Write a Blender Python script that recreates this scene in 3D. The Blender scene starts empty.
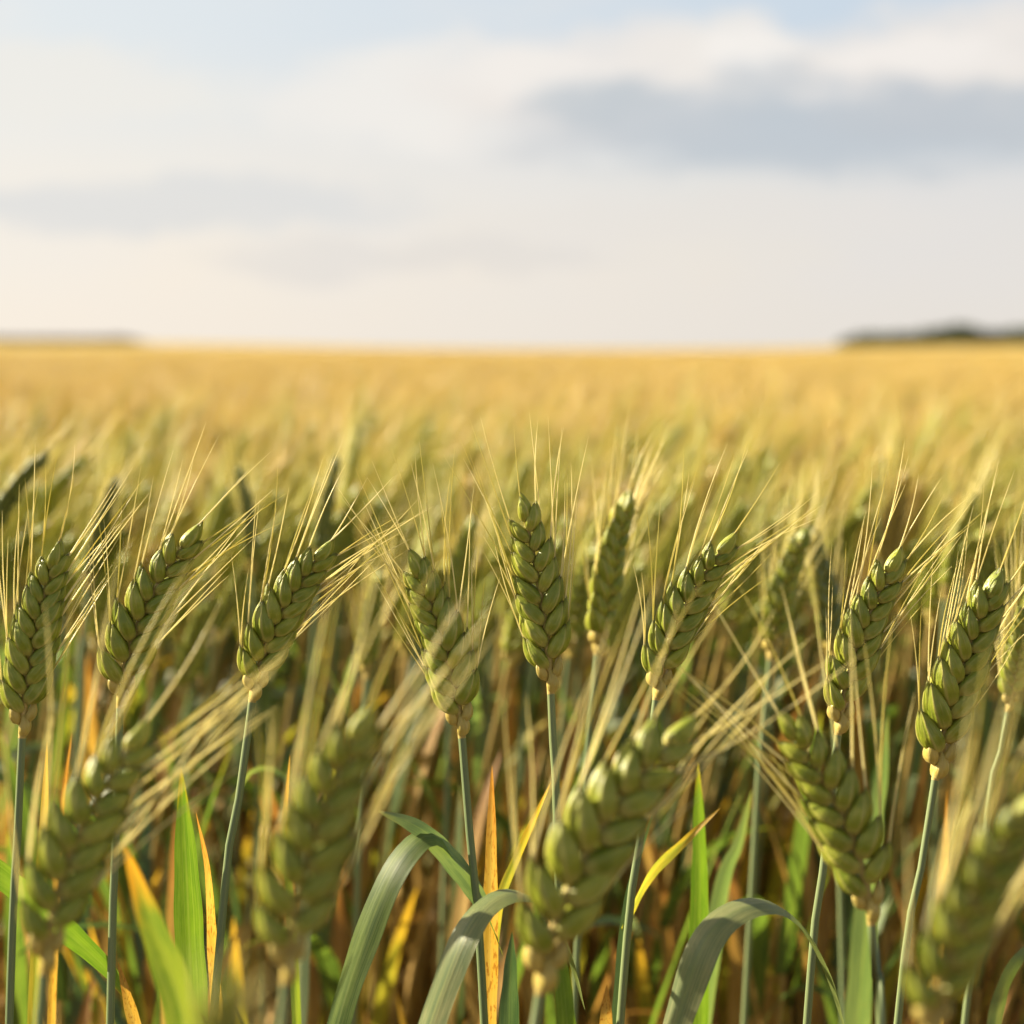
import bpy, math, random
import numpy as np
from mathutils import Vector, Matrix, Euler

random.seed(11)
rng = np.random.default_rng(7)
scene = bpy.context.scene
C = scene.collection
R = math.radians

# ------------------------------------------------------------------ camera
LENS, F = 70.0, 70.0 / 36.0 * 1024.0          # focal length in mm and in pixels
CAM_Z, HORIZON = 0.95, 349.0
PITCH = math.atan((512 - HORIZON) / F)
FOCUS = 0.856
cam_d = bpy.data.cameras.new('camera')
cam = bpy.data.objects.new('camera', cam_d)
C.objects.link(cam)
cam.location = (0, 0, CAM_Z)
cam.rotation_euler = (math.pi / 2 - PITCH, 0, 0)
cam_d.lens = LENS
cam_d.sensor_width = 36
cam_d.clip_start = 0.02
cam_d.clip_end = 20000
cam_d.dof.use_dof = True
cam_d.dof.focus_distance = FOCUS
cam_d.dof.aperture_fstop = 6.8
cam_d.dof.aperture_blades = 0
scene.camera = cam
FWD = Vector((0, math.cos(PITCH), -math.sin(PITCH)))
UP = Vector((0, math.sin(PITCH), math.cos(PITCH)))


def at(px, py, d):
    """point in the field seen at that pixel of the photograph, d metres along the view axis"""
    return Vector((0, 0, CAM_Z)) + FWD * d + Vector((1, 0, 0)) * ((px - 512) / F * d) + UP * ((512 - py) / F * d)


# ------------------------------------------------------------------ light
SUN_AZ, SUN_EL = R(-72), R(29)                # azimuth from +Y towards +X
sun_dir = Vector((math.sin(SUN_AZ) * math.cos(SUN_EL), math.cos(SUN_AZ) * math.cos(SUN_EL), math.sin(SUN_EL)))
sun_d = bpy.data.lights.new('sun', 'SUN')
sun_d.energy = 5.0
sun_d.angle = R(0.5)
sun_d.color = (1.0, 0.87, 0.64)
sun = bpy.data.objects.new('sun', sun_d)
C.objects.link(sun)
sun.rotation_euler = sun_dir.to_track_quat('Z', 'Y').to_euler()
sun.location = (-8, 2, 6)

scene.view_settings.view_transform = 'Standard'
scene.view_settings.look = 'None'
scene.view_settings.gamma = 1
scene.view_settings.exposure = 1.62
EXPO = 2 ** scene.view_settings.exposure
scene.cycles.use_denoising = True
scene.cycles.max_bounces = 10
scene.cycles.transparent_max_bounces = 8
scene.cycles.sample_clamp_indirect = 6.0


class Nodes:
    """small helper for writing node trees"""
    def __init__(self, tree):
        self.t = tree
        self.t.nodes.clear()

    def new(self, kind, **kw):
        n = self.t.nodes.new(kind)
        for k, v in kw.items():
            setattr(n, k, v)
        return n

    def link(self, a, b):
        self.t.links.new(a, b)

    def put(self, sock, v):
        if isinstance(v, bpy.types.NodeSocket):
            self.link(v, sock)
        elif isinstance(v, (tuple, list)) and sock.type == 'RGBA' and len(v) == 3:
            sock.default_value = (*v, 1)
        else:
            sock.default_value = v

    def math(self, op, a, b=None, c=None, clamp=False):
        n = self.new('ShaderNodeMath', operation=op, use_clamp=clamp)
        for i, v in enumerate((a, b, c)):
            if v is not None:
                self.put(n.inputs[i], v)
        return n.outputs[0]

    def mix(self, f, a, b, blend='MIX'):
        n = self.new('ShaderNodeMix', data_type='RGBA', blend_type=blend)
        self.put(n.inputs[0], f)
        self.put(n.inputs[6], a)
        self.put(n.inputs[7], b)
        return n.outputs[2]

    def ramp(self, v, lo, hi):
        n = self.new('ShaderNodeMapRange', interpolation_type='SMOOTHSTEP')
        self.put(n.inputs[0], v)
        n.inputs[1].default_value, n.inputs[2].default_value = lo, hi
        return n.outputs[0]

    def noise(self, vec, scale, detail=3, rough=0.55):
        n = self.new('ShaderNodeTexNoise')
        if vec is not None:
            self.link(vec, n.inputs['Vector'])
        n.inputs['Scale'].default_value = scale
        n.inputs['Detail'].default_value = detail
        n.inputs['Roughness'].default_value = rough
        return n.outputs['Fac']


# ------------------------------------------------------------------ sky
world = bpy.data.worlds.new('World')
scene.world = world
world.use_nodes = True
w = Nodes(world.node_tree)
sky = w.new('ShaderNodeTexSky', sky_type='NISHITA', sun_disc=False)
sky.sun_elevation = SUN_EL
sky.sun_rotation = SUN_AZ
sky.altitude = 100
sky.dust_density = 2.0
co = w.new('ShaderNodeTexCoord').outputs['Generated']
sep = w.new('ShaderNodeSeparateXYZ')
w.link(co, sep.inputs[0])
az = w.math('ARCTAN2', sep.outputs[0], sep.outputs[1])
el = w.math('ARCSINE', sep.outputs[2])
comb = w.new('ShaderNodeCombineXYZ')
w.link(az, comb.inputs[0])
w.link(w.math('MULTIPLY', el, 2.2), comb.inputs[1])
sv = comb.outputs[0]
n1 = w.noise(sv, 9.0, 5, 0.55)
n2 = w.noise(sv, 23.0, 4, 0.6)
mp = w.new('ShaderNodeMapping')
w.link(sv, mp.inputs[0])
mp.inputs['Location'].default_value = (3.1, 1.7, 0.4)
n3 = w.noise(mp.outputs[0], 6.0, 5, 0.55)
wob_a = w.math('ADD', az, w.math('MULTIPLY', w.math('SUBTRACT', n1, 0.5), 0.10))
wob_e = w.math('ADD', el, w.math('ADD', w.math('MULTIPLY', w.math('SUBTRACT', n1, 0.5), 0.035),
                                 w.math('MULTIPLY', w.math('SUBTRACT', n2, 0.5), 0.034)))


def cloud(px, py, rx, ry, soft=0.75):
    """soft elliptical cloud bank centred on a direction of the sky; 1 inside, 0 outside"""
    a0, e0 = (px - 512) / F, (HORIZON - py) / F
    u = w.math('DIVIDE', w.math('SUBTRACT', wob_a, a0), rx / F)
    v = w.math('DIVIDE', w.math('SUBTRACT', wob_e, e0), ry / F)
    r2 = w.math('ADD', w.math('MULTIPLY', u, u), w.math('MULTIPLY', v, v))
    n = w.new('ShaderNodeMapRange', interpolation_type='SMOOTHSTEP')
    w.link(r2, n.inputs[0])
    n.inputs[1].default_value, n.inputs[2].default_value = 1 + soft, max(0.0, 1 - soft)
    return n.outputs[0]


def srgb(r, g, b, k=1.0):
    f = lambda c: ((c / 255 + 0.055) / 1.055) ** 2.4 if c > 10 else c / 255 / 12.92
    return tuple(f(c) * k for c in (r, g, b))


def lum(r, g, b):                              # cloud radiance that photographs as this colour
    return srgb(r, g, b, 1 / EXPO)


sky_c = w.mix(1.0, sky.outputs[0], (0.085, 0.085, 0.085), 'MULTIPLY')
east = w.ramp(az, -0.32, 0.28)
hazy = w.mix(east, lum(250, 239, 224), lum(232, 226, 218))
high = w.mix(east, lum(228, 233, 235), lum(200, 214, 228))
veil = w.mix(w.ramp(el, 0.03, 0.172), hazy, high)
veil_f = w.math('SUBTRACT', 0.97, w.math('MULTIPLY', w.ramp(el, 0.4, 1.3), 0.4))
col = w.mix(veil_f, sky_c, veil)
# high thin cloud, brighter to the left
col = w.mix(w.math('MULTIPLY', w.ramp(n3, 0.42, 0.68), w.math('MULTIPLY', w.ramp(el, 0.0, 0.05), 0.5)), col, w.mix(east, lum(243, 238, 230), lum(226, 224, 224)))
for (px, py, rx, ry, f, c, *sf) in [
        (60, 100, 210, 36, 0.75, (240, 237, 230)),
        (420, 108, 130, 52, 0.85, (243, 239, 233)),
        (600, 98, 170, 58, 0.9, (239, 233, 227)),
        (735, 66, 95, 42, 0.95, (240, 235, 229)),
        (930, 76, 140, 50, 0.95, (238, 232, 226)),
        (742, 58, 62, 20, 0.7, (247, 243, 238)),
        (540, 74, 80, 26, 0.6, (246, 241, 235)),
        (905, 66, 80, 22, 0.7, (246, 241, 236)),
        (150, 212, 260, 26, 0.6, (216, 219, 221)),
        (420, 258, 190, 18, 0.4, (218, 215, 212)),
        (700, 225, 260, 20, 0.4, (232, 227, 221)),
        (800, 138, 265, 40, 0.85, (190, 199, 207), .9),
        (590, 106, 66, 22, 0.75, (193, 201, 207), .9),
        (762, 92, 60, 30, 0.6, (192, 200, 207), .9),
        (960, 125, 130, 26, 0.65, (194, 200, 206), .9)]:
    col = w.mix(w.math('MULTIPLY', cloud(px, py, rx, ry, *sf), f), col, lum(*c))
# the sky is dimmer overhead than low down
col = w.mix(w.math('MULTIPLY', w.ramp(el, 0.19, 0.6), 0.62), col, w.mix(1.0, col, (0.18, 0.19, 0.22), 'MULTIPLY'))
# out-of-view sky glow around the sun, added as soft warm fill light
dotn = w.new('ShaderNodeVectorMath', operation='DOT_PRODUCT')
w.link(co, dotn.inputs[0])
dotn.inputs[1].default_value = sun_dir
glow = w.math('POWER', w.math('MAXIMUM', dotn.outputs['Value'], 0.0), 11.0)
col = w.mix(glow, col, w.mix(1.0, col, (5.5, 4.7, 3.6), 'MULTIPLY'))
bg = w.new('ShaderNodeBackground')
w.link(col, bg.inputs[0])
bg.inputs[1].default_value = 1.0
wo = w.new('ShaderNodeOutputWorld')
w.link(bg.outputs[0], wo.inputs[0])


# ------------------------------------------------------------------ materials
def new_mat(name):
    m = bpy.data.materials.new(name)
    m.use_nodes = True
    return m, Nodes(m.node_tree)


def leafy(name, n, m, color, trans_color, trans, rough, bump=None, bump_s=0.3, spec=0.5, bump_d=0.0004):
    """opaque skin plus light that comes through"""
    p = n.new('ShaderNodeBsdfPrincipled')
    n.put(p.inputs['Base Color'], color)
    n.put(p.inputs['Roughness'], rough)
    p.inputs['Specular IOR Level'].default_value = spec
    t = n.new('ShaderNodeBsdfTranslucent')
    n.put(t.inputs['Color'], trans_color)
    if bump is not None:
        b = n.new('ShaderNodeBump')
        b.inputs['Strength'].default_value = bump_s
        b.inputs['Distance'].default_value = bump_d
        n.link(bump, b.inputs['Height'])
        n.link(b.outputs[0], p.inputs['Normal'])
    mx = n.new('ShaderNodeMixShader')
    n.put(mx.inputs[0], trans)
    n.link(p.outputs[0], mx.inputs[1])
    n.link(t.outputs[0], mx.inputs[2])
    o = n.new('ShaderNodeOutputMaterial')
    n.link(mx.outputs[0], o.inputs[0])
    return m


def uv_of(n):
    tc = n.new('ShaderNodeTexCoord')
    s = n.new('ShaderNodeSeparateXYZ')
    n.link(tc.outputs['UV'], s.inputs[0])
    return tc.outputs['UV'], s.outputs[0], s.outputs[1]


def stripes(n, uv, sx, sy, detail=2):
    mpn = n.new('ShaderNodeMapping')
    n.link(uv, mpn.inputs[0])
    mpn.inputs['Scale'].default_value = (sx, sy, 1)
    rnd = n.new('ShaderNodeObjectInfo').outputs['Random']
    cmb = n.new('ShaderNodeCombineXYZ')
    n.link(n.math('MULTIPLY', rnd, 37.0), cmb.inputs[2])
    n.link(n.math('MULTIPLY', rnd, 11.0), cmb.inputs[0])
    n.link(cmb.outputs[0], mpn.inputs['Location'])
    return n.noise(mpn.outputs[0], 1.0, detail, 0.6)


def husk_mat(name, c1, c2, edge, tip, trans=0.30):
    m, n = new_mat(name)
    uv, x, y = uv_of(n)
    rnd = n.new('ShaderNodeObjectInfo').outputs['Random']
    st = stripes(n, uv, 26, 2.2)
    blot = stripes(n, uv, 3.0, 4.0, 4)
    f = n.math('ADD', n.math('MULTIPLY', rnd, 0.45), n.math('MULTIPLY', n.ramp(blot, 0.3, 0.7), 0.45), clamp=True)
    base = n.mix(f, c1, c2)
    base = n.mix(n.math('MULTIPLY', n.ramp(st, 0.5, 0.72), 0.30), base, edge)           # pale veins
    low = n.math('SUBTRACT', 1.0, n.ramp(y, 0.0, 0.28))
    base = n.mix(n.math('MULTIPLY', low, 0.75), base, edge)                              # pale foot of the husk
    # the papery keel edge
    k = n.math('ABSOLUTE', n.math('SUBTRACT', x, 0.5))
    base = n.mix(n.math('MULTIPLY', n.math('SUBTRACT', 1.0, n.ramp(k, 0.0, 0.035)), 0.55), base, edge)
    base = n.mix(n.math('MULTIPLY', n.ramp(y, 0.84, 1.0), 0.8), base, tip)
    return leafy(name, n, m, base, n.mix(0.5, base, edge), trans, 0.35, n.math('ADD', st, n.math('MULTIPLY', blot, 0.8)), 0.8, 0.55, 0.0007)


HUSK = husk_mat('green_husk', srgb(114, 134, 34), srgb(174, 178, 60), srgb(220, 208, 124), srgb(84, 74, 36))
HUSK_SHADED = husk_mat('shaded_husk', srgb(84, 98, 40), srgb(114, 124, 54), srgb(168, 164, 84), srgb(70, 66, 32), 0.16)  # green husk darkened: shade on the second-row ears painted into the colour
HUSK_RIPE = husk_mat('ripening_husk', srgb(168, 148, 70), srgb(204, 172, 88), srgb(226, 198, 118), srgb(160, 120, 60), 0.35)
HUSK_BASE = husk_mat('yellow_basal_husk', srgb(186, 168, 84), srgb(206, 186, 100), srgb(224, 206, 138), srgb(170, 146, 66), 0.3)


def plain_mat(name, c1, c2, trans, rough, sx=5, sy=3, spec=0.5):
    m, n = new_mat(name)
    uv, x, y = uv_of(n)
    rnd = n.new('ShaderNodeObjectInfo').outputs['Random']
    st = stripes(n, uv, sx, sy)
    f = n.math('ADD', n.math('MULTIPLY', rnd, 0.4), n.math('MULTIPLY', n.ramp(st, 0.3, 0.7), 0.6), clamp=True)
    c = n.mix(f, c1, c2)
    return leafy(name, n, m, c, c, trans, rough, st, 0.3, spec)


AWN = plain_mat('straw_awn', srgb(236, 226, 160), srgb(248, 240, 194), 0.5, 0.3, 2, 4)
AWN_GREEN = plain_mat('green_awn', srgb(206, 200, 110), srgb(230, 216, 138), 0.5, 0.3, 2, 4)
AWN_FAR = plain_mat('golden_awn', srgb(204, 180, 98), srgb(218, 197, 122), 0.45, 0.4, 2, 4)
AWN_MID = plain_mat('yellow_green_awn', srgb(162, 164, 66), srgb(194, 188, 92), 0.45, 0.4, 2, 4)
STEM = plain_mat('glaucous_stem', srgb(96, 114, 78), srgb(128, 140, 92), 0.06, 0.45, 14, 6)
STEM_DRY = plain_mat('dry_stem', srgb(164, 136, 68), srgb(186, 158, 88), 0.1, 0.5, 14, 6)
RACHIS = plain_mat('yellow_rachis', srgb(170, 150, 80), srgb(200, 176, 104), 0.15, 0.5)


def leaf_mat(name, c_base, c_mid, c_tip, tip0, tip1, trans, bright, rough=0.42, spots=None):
    m, n = new_mat(name)
    uv, x, y = uv_of(n)
    st = stripes(n, uv, 34, 1.2)
    fine = stripes(n, uv, 90, 0.8, 1)
    blot = stripes(n, uv, 2.2, 5.0, 4)
    base = n.mix(n.ramp(blot, 0.35, 0.65), c_base, c_mid)
    base = n.mix(n.math('MULTIPLY', n.ramp(st, 0.45, 0.7), 0.5), base, n.mix(0.35, c_mid, srgb(190, 186, 120)))
    base = n.mix(n.math('MULTIPLY', n.ramp(fine, 0.5, 0.75), 0.3), base, n.mix(0.4, c_base, srgb(50, 60, 30)))
    edge = n.math('ABSOLUTE', n.math('SUBTRACT', x, 0.5))
    yy = n.math('ADD', n.math('ADD', y, n.math('MULTIPLY', n.math('SUBTRACT', blot, 0.5), 0.3)), n.math('MULTIPLY', edge, 0.18))
    base = n.mix(n.ramp(yy, tip0, tip1), base, c_tip)
    speck = stripes(n, uv, 9.0, 26.0, 3)
    base = n.mix(n.math('MULTIPLY', n.ramp(speck, 0.70, 0.76), 0.6), base, srgb(134, 104, 54))
    if spots:
        sp = stripes(n, uv, 6.0, 34.0, 4)
        base = n.mix(n.math('MULTIPLY', n.ramp(sp, 0.52, 0.64), 0.75), base, spots)
    mid = n.math('SUBTRACT', 1.0, n.ramp(edge, 0.01, 0.05))
    base = n.mix(n.math('MULTIPLY', mid, 0.22), base, srgb(140, 150, 84))
    tr = n.mix(1.0, base, bright, 'MULTIPLY')
    rib = n.math('ADD', n.math('MULTIPLY', fine, 0.8), st)
    return leafy(name, n, m, base, tr, trans, rough, rib, 0.45, 0.45, 0.0005)


G1, G2 = srgb(74, 98, 48), srgb(104, 124, 58)
LEAF = leaf_mat('green_leaf', G1, G2, srgb(160, 150, 60), 0.93, 1.05, 0.45, (1.25, 1.4, .6))
LEAF_BRIGHT = leaf_mat('fresh_leaf', srgb(92, 122, 36), srgb(116, 142, 44), srgb(186, 160, 50), 0.93, 1.04, 0.55, (1.0, 1.12, .5))
LEAF_TIP = leaf_mat('green_leaf_with_orange_tip', srgb(92, 116, 40), srgb(122, 138, 48), srgb(196, 146, 52), 0.74, 0.98, 0.5, (1.5, 1.5, .8))
LEAF_YEL = leaf_mat('yellowing_leaf', srgb(128, 136, 48), srgb(170, 156, 56), srgb(206, 164, 60), 0.6, 1.0, 0.5, (1.4, 1.4, .8))
LEAF_GLAUC = leaf_mat('glaucous_leaf', srgb(96, 112, 84), srgb(122, 132, 98), srgb(150, 140, 90), 0.9, 1.1, 0.3, (1.8, 2.2, 0.8), 0.36)
LEAF_DARK = leaf_mat('bluish_leaf', srgb(62, 84, 62), srgb(82, 102, 74), srgb(92, 104, 66), 0.9, 1.1, 0.25, (1.6, 2.0, 0.9), 0.4)
LEAF_ORANGE = leaf_mat('orange_dry_leaf', srgb(198, 160, 62), srgb(208, 174, 84), srgb(190, 140, 62), 0.7, 1.0, 0.45, (1.25, 1.15, 0.8), 0.5, srgb(150, 92, 26))
LEAF_OLD = leaf_mat('old_yellow_leaf', srgb(176, 138, 66), srgb(186, 152, 84), srgb(160, 112, 56), 0.5, 1.0, 0.4, (1.2, 1.15, 0.9), 0.55)
LEAF_BROWN = leaf_mat('brown_dry_leaf', srgb(146, 114, 58), srgb(176, 144, 80), srgb(136, 100, 52), 0.7, 1.0, 0.35, (1.2, 1.15, 1.0), 0.55)
LEAF_TAN = leaf_mat('silvery_leaf', srgb(92, 108, 70), srgb(128, 130, 88), srgb(110, 122, 66), 0.4, 0.8, 0.2, (1.4, 1.6, 0.7), 0.37)


# ------------------------------------------------------------------ mesh helpers
class MB:
    """collects shapes (points, quads, uvs, material slots) and links them as ONE mesh"""
    def __init__(self):
        self.v, self.f, self.uv, self.mi, self.n = [], [], [], [], 0
        self.mats = []

    def slot(self, m):
        if m not in self.mats:
            self.mats.append(m)
        return self.mats.index(m)

    def grid(self, P, UV, m, closed=False):
        """P: (rows, cols, 3); UV: (rows, cols, 2); closed joins the last column to the first"""
        rows, cols = P.shape[:2]
        if closed:
            P = np.concatenate([P, P[:, :1]], 1)
            u2 = UV[:, :1].copy()
            u2[:, :, 0] = 1.0
            UV = np.concatenate([UV, u2], 1)
            cols += 1
        i = np.arange(rows - 1)[:, None] * cols + np.arange(cols - 1)[None]
        q = np.stack([i, i + 1, i + cols + 1, i + cols], -1).reshape(-1, 4) + self.n
        self.v.append(P.reshape(-1, 3))
        self.uv.append(UV.reshape(-1, 2))
        self.f.append(q)
        self.mi.append(np.full(len(q), self.slot(m)))
        self.n += rows * cols

    def add(self, other, M):
        """a copy of another collection under a 4x4 transform"""
        A = np.array(M)
        for V, U, Fq, mi in zip(other.v, other.uv, other.f, other.mi):
            pass
        V = np.concatenate(other.v)
        self.v.append(V @ A[:3, :3].T + A[:3, 3])
        self.uv.append(np.concatenate(other.uv))
        self.f.append(np.concatenate(other.f) + self.n)
        mp_ = np.array([self.slot(m) for m in other.mats])
        self.mi.append(mp_[np.concatenate(other.mi)])
        self.n += len(V)

    def mesh(self, name):
        V = np.concatenate(self.v)
        Q = np.concatenate(self.f)
        U = np.concatenate(self.uv)
        me = bpy.data.meshes.new(name)
        me.vertices.add(len(V))
        me.vertices.foreach_set('co', V.astype(np.float32).ravel())
        me.loops.add(Q.size)
        me.loops.foreach_set('vertex_index', Q.astype(np.int32).ravel())
        me.polygons.add(len(Q))
        me.polygons.foreach_set('loop_start', np.arange(0, Q.size, 4, dtype=np.int32))
        me.polygons.foreach_set('loop_total', np.full(len(Q), 4, dtype=np.int32))
        me.polygons.foreach_set('material_index', np.concatenate(self.mi).astype(np.int32))
        me.polygons.foreach_set('use_smooth', np.ones(len(Q), dtype=bool))
        lay = me.uv_layers.new(name='UVMap')
        lay.data.foreach_set('uv', U[Q.ravel()].astype(np.float32).ravel())
        for m in self.mats:
            me.materials.append(m)
        me.update()
        me.validate()
        return me


def link(name, me, parent=None, M=None):
    o = bpy.data.objects.new(name, me)
    C.objects.link(o)
    if parent is not None:
        o.parent = parent
    if M is not None:
        o.matrix_basis = M
    return o


def tag(o, label=None, cat=None, group=None, kind=None):
    for k, v in (('label', label), ('category', cat), ('group', group), ('kind', kind)):
        if v:
            o[k] = v
    return o


def spline(P, n):
    """smooth curve through the points, n samples evenly spaced along it"""
    P = [np.array(p, float) for p in P]
    P = [2 * P[0] - P[1]] + P + [2 * P[-1] - P[-2]]
    out = []
    for i in range(1, len(P) - 2):
        p0, p1, p2, p3 = P[i - 1:i + 3]
        for t in np.linspace(0, 1, 24, endpoint=False):
            out.append(0.5 * (2 * p1 + (p2 - p0) * t + (2 * p0 - 5 * p1 + 4 * p2 - p3) * t * t + (3 * p1 - p0 - 3 * p2 + p3) * t ** 3))
    out.append(P[-2])
    out = np.array(out)
    L = np.concatenate([[0], np.cumsum(np.linalg.norm(np.diff(out, axis=0), axis=1))])
    s = np.linspace(0, L[-1], n)
    return np.stack([np.interp(s, L, out[:, k]) for k in range(3)], 1)


def frames(P):
    T = np.gradient(P, axis=0)
    T /= np.linalg.norm(T, axis=1, keepdims=True)
    N = np.zeros_like(T)
    a = np.array([1.0, 0, 0]) if abs(T[0][0]) < 0.8 else np.array([0, 1.0, 0])
    for i in range(len(P)):
        a = a - T[i] * a.dot(T[i])
        a /= np.linalg.norm(a)
        N[i] = a
    return T, N, np.cross(T, N)


def tube(mb, P, rad, sides, m):
    T, N, B = frames(P)
    rad = np.broadcast_to(np.asarray(rad, float), (len(P),))
    ph = np.linspace(0, 2 * math.pi, sides, endpoint=False)
    G = P[:, None] + rad[:, None, None] * (np.cos(ph)[None, :, None] * N[:, None] + np.sin(ph)[None, :, None] * B[:, None])
    U = np.stack(np.broadcast_arrays(ph[None] / (2 * math.pi), np.linspace(0, 1, len(P))[:, None]), -1)
    mb.grid(G, U, m, True)


def blade(mb, P, width, W, m, fold=0.22, twist=0.0, cols=5, wave=0.0, tip=0.55, base=0.8, roll_along=False):
    """leaf blade along P; W is the direction its width is nearest to"""
    T, _, _ = frames(P)
    n = len(P)
    s = np.linspace(0, 1, n)
    prof = np.where(s < 0.35, base + (1 - base) * np.sin(s / 0.35 * math.pi / 2),
                    np.clip(1 - ((s - 0.35) / 0.65) ** 2.0, 0, 1) ** 0.8)
    prof = np.maximum(prof, 0.02)
    Wv = np.array(W, float)
    wd = Wv[None] - T * (T @ Wv)[:, None]
    if roll_along:                             # the width turns with the bend of the leaf, with no sudden flip
        a = Wv
        for i in range(n):
            a = a - T[i] * a.dot(T[i])
            a = a / np.linalg.norm(a)
            wd[i] = a
    wd /= np.maximum(np.linalg.norm(wd, axis=1, keepdims=True), 1e-6)
    nm = np.cross(T, wd)
    tw = twist * s
    wd, nm = wd * np.cos(tw)[:, None] + nm * np.sin(tw)[:, None], nm * np.cos(tw)[:, None] - wd * np.sin(tw)[:, None]
    c = np.linspace(-1, 1, cols)
    hw = 0.5 * width * prof * (1 + 0.035 * np.sin(s * 31 + width * 9e3) + 0.03 * np.sin(s * 13 + width * 5e3))
    lift = fold * np.abs(c)
    rip = wave * np.sin(s * 19 + 1.3)[:, None] * c[None]
    G = P[:, None] + hw[:, None, None] * (c[None, :, None] * wd[:, None] + (lift[None] + rip)[:, :, None] * nm[:, None])
    U = np.stack(np.broadcast_arrays((c[None] + 1) / 2, s[:, None]), -1)
    mb.grid(G, U, m)


# ------------------------------------------------------------------ spikelets and awns (1 = the length of a spikelet)
def husk(mb, m, length, width, thick, y0, x0, keel, bow, seed, nu=11, nv=12, z0=0.0, spread=0.0, ribs=0.03):
    """one almond-shaped, keeled and beaked husk; x outward, y to the viewer's side, z along"""
    u = np.linspace(0, 1, nu) ** 0.95
    prof = np.clip(u, 1e-4, 1) ** 0.56 * np.clip(1 - u, 0, 1) ** 1.0
    prof = prof / prof.max()
    prof = np.where(u > 0.9, np.maximum(prof, 0.10 * (1.04 - u) / 0.14), prof)
    prof[0] = 0.05
    prof[-1] = 0.012
    ph = np.linspace(0, 2 * math.pi, nv, endpoint=False)
    rel = ph - math.pi
    kf = 1 + 0.34 * np.exp(-(rel / 0.24) ** 2)
    cx = np.cos(rel) * kf
    cy = np.sin(rel)
    ck, sk = math.cos(keel), math.sin(keel)
    rib = 1 + ribs * np.cos(9 * rel)
    cx, cy = cx * rib, cy * rib
    X = thick * cx
    Y = width * cy
    Xr, Yr = X * ck - Y * sk, X * sk + Y * ck
    ctr_x = x0 + bow * np.sin(np.pi * u) - bow * 0.35 * u ** 3
    ctr_y = y0 * (0.45 + 0.55 * np.sin(np.pi * np.clip(u * 0.9 + 0.05, 0, 1))) + spread * u
    G = np.zeros((nu, nv, 3))
    G[:, :, 0] = ctr_x[:, None] + prof[:, None] * Xr[None]
    G[:, :, 1] = ctr_y[:, None] + prof[:, None] * Yr[None]
    G[:, :, 2] = z0 + length * u[:, None]
    U = np.stack(np.broadcast_arrays(ph[None] / (2 * math.pi), u[:, None]), -1)
    mb.grid(G, U, m, True)


def spikelet(m, seed, nu=15, nv=28):
    r = random.Random(seed)
    j = lambda a: 1 + r.uniform(-a, a)
    mb = MB()
    for sgn in (1, -1):                        # the two glumes, towards and away from the viewer
        husk(mb, m, 1.06 * j(.06), 0.238 * j(.08), 0.160 * j(.08), sgn * 0.115 * j(.1), 0.0, sgn * 0.95 + r.uniform(-.2, .2), 0.04, seed, nu, nv)
    husk(mb, m, 1.07 * j(.04), 0.15, 0.13, 0.0, 0.045, r.uniform(-.3, .3), 0.09, seed, nu, nv, 0.07)
    husk(mb, m, 0.78 * j(.05), 0.20, 0.12, 0.0, -0.06, math.pi, 0.01, seed, max(5, nu - 4), max(6, nv - 4), 0.05)
    return mb


SPK = [spikelet(HUSK, i) for i in range(5)]
SPK_ME = [s.mesh('spikelet') for s in SPK]
SPK_SHADED = [spikelet(HUSK_SHADED, i).mesh('spikelet') for i in range(5)]
BASAL = []
for i in range(3):
    b_ = MB()
    husk(b_, HUSK_BASE, 0.95, 0.30, 0.26, 0.10, 0.02, 0.7, 0.08, i, 9, 10)
    husk(b_, HUSK_BASE, 0.88, 0.28, 0.24, -0.12, 0.02, -0.7, 0.08, i, 9, 10)
    BASAL.append(b_)
BASAL_ME = [b_.mesh('basal_spikelet') for b_ in BASAL]


def awn_mb(bend, m, sides=5, segs=7, r0=0.0080, r1=0.0024):
    mb = MB()
    s = np.linspace(0, 1, segs)
    P = np.stack([bend * s ** 2, 0.3 * bend * np.sin(s * 3), s], 1)
    T, N, B = frames(P)
    rad = r0 + (r1 - r0) * s ** 0.8
    rad[-1] = r1 * 0.3
    tube(mb, P, rad, sides, m)
    return mb


AWNS = [awn_mb(b, m) for m in (AWN, AWN, AWN_GREEN) for b in (0.05, -0.03, 0.09)]
AWN_ME = [a.mesh('awn') for a in AWNS]


def basis(x, z, o):
    """matrix whose z column is z and whose x column is as near to x as it can be"""
    z = Vector(z).normalized()
    x = Vector(x)
    x = (x - z * x.dot(z)).normalized()
    y = z.cross(x)
    return Matrix(((x.x, y.x, z.x, o[0]), (x.y, y.y, z.y, o[1]), (x.z, y.z, z.z, o[2]), (0, 0, 0, 1)))


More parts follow.
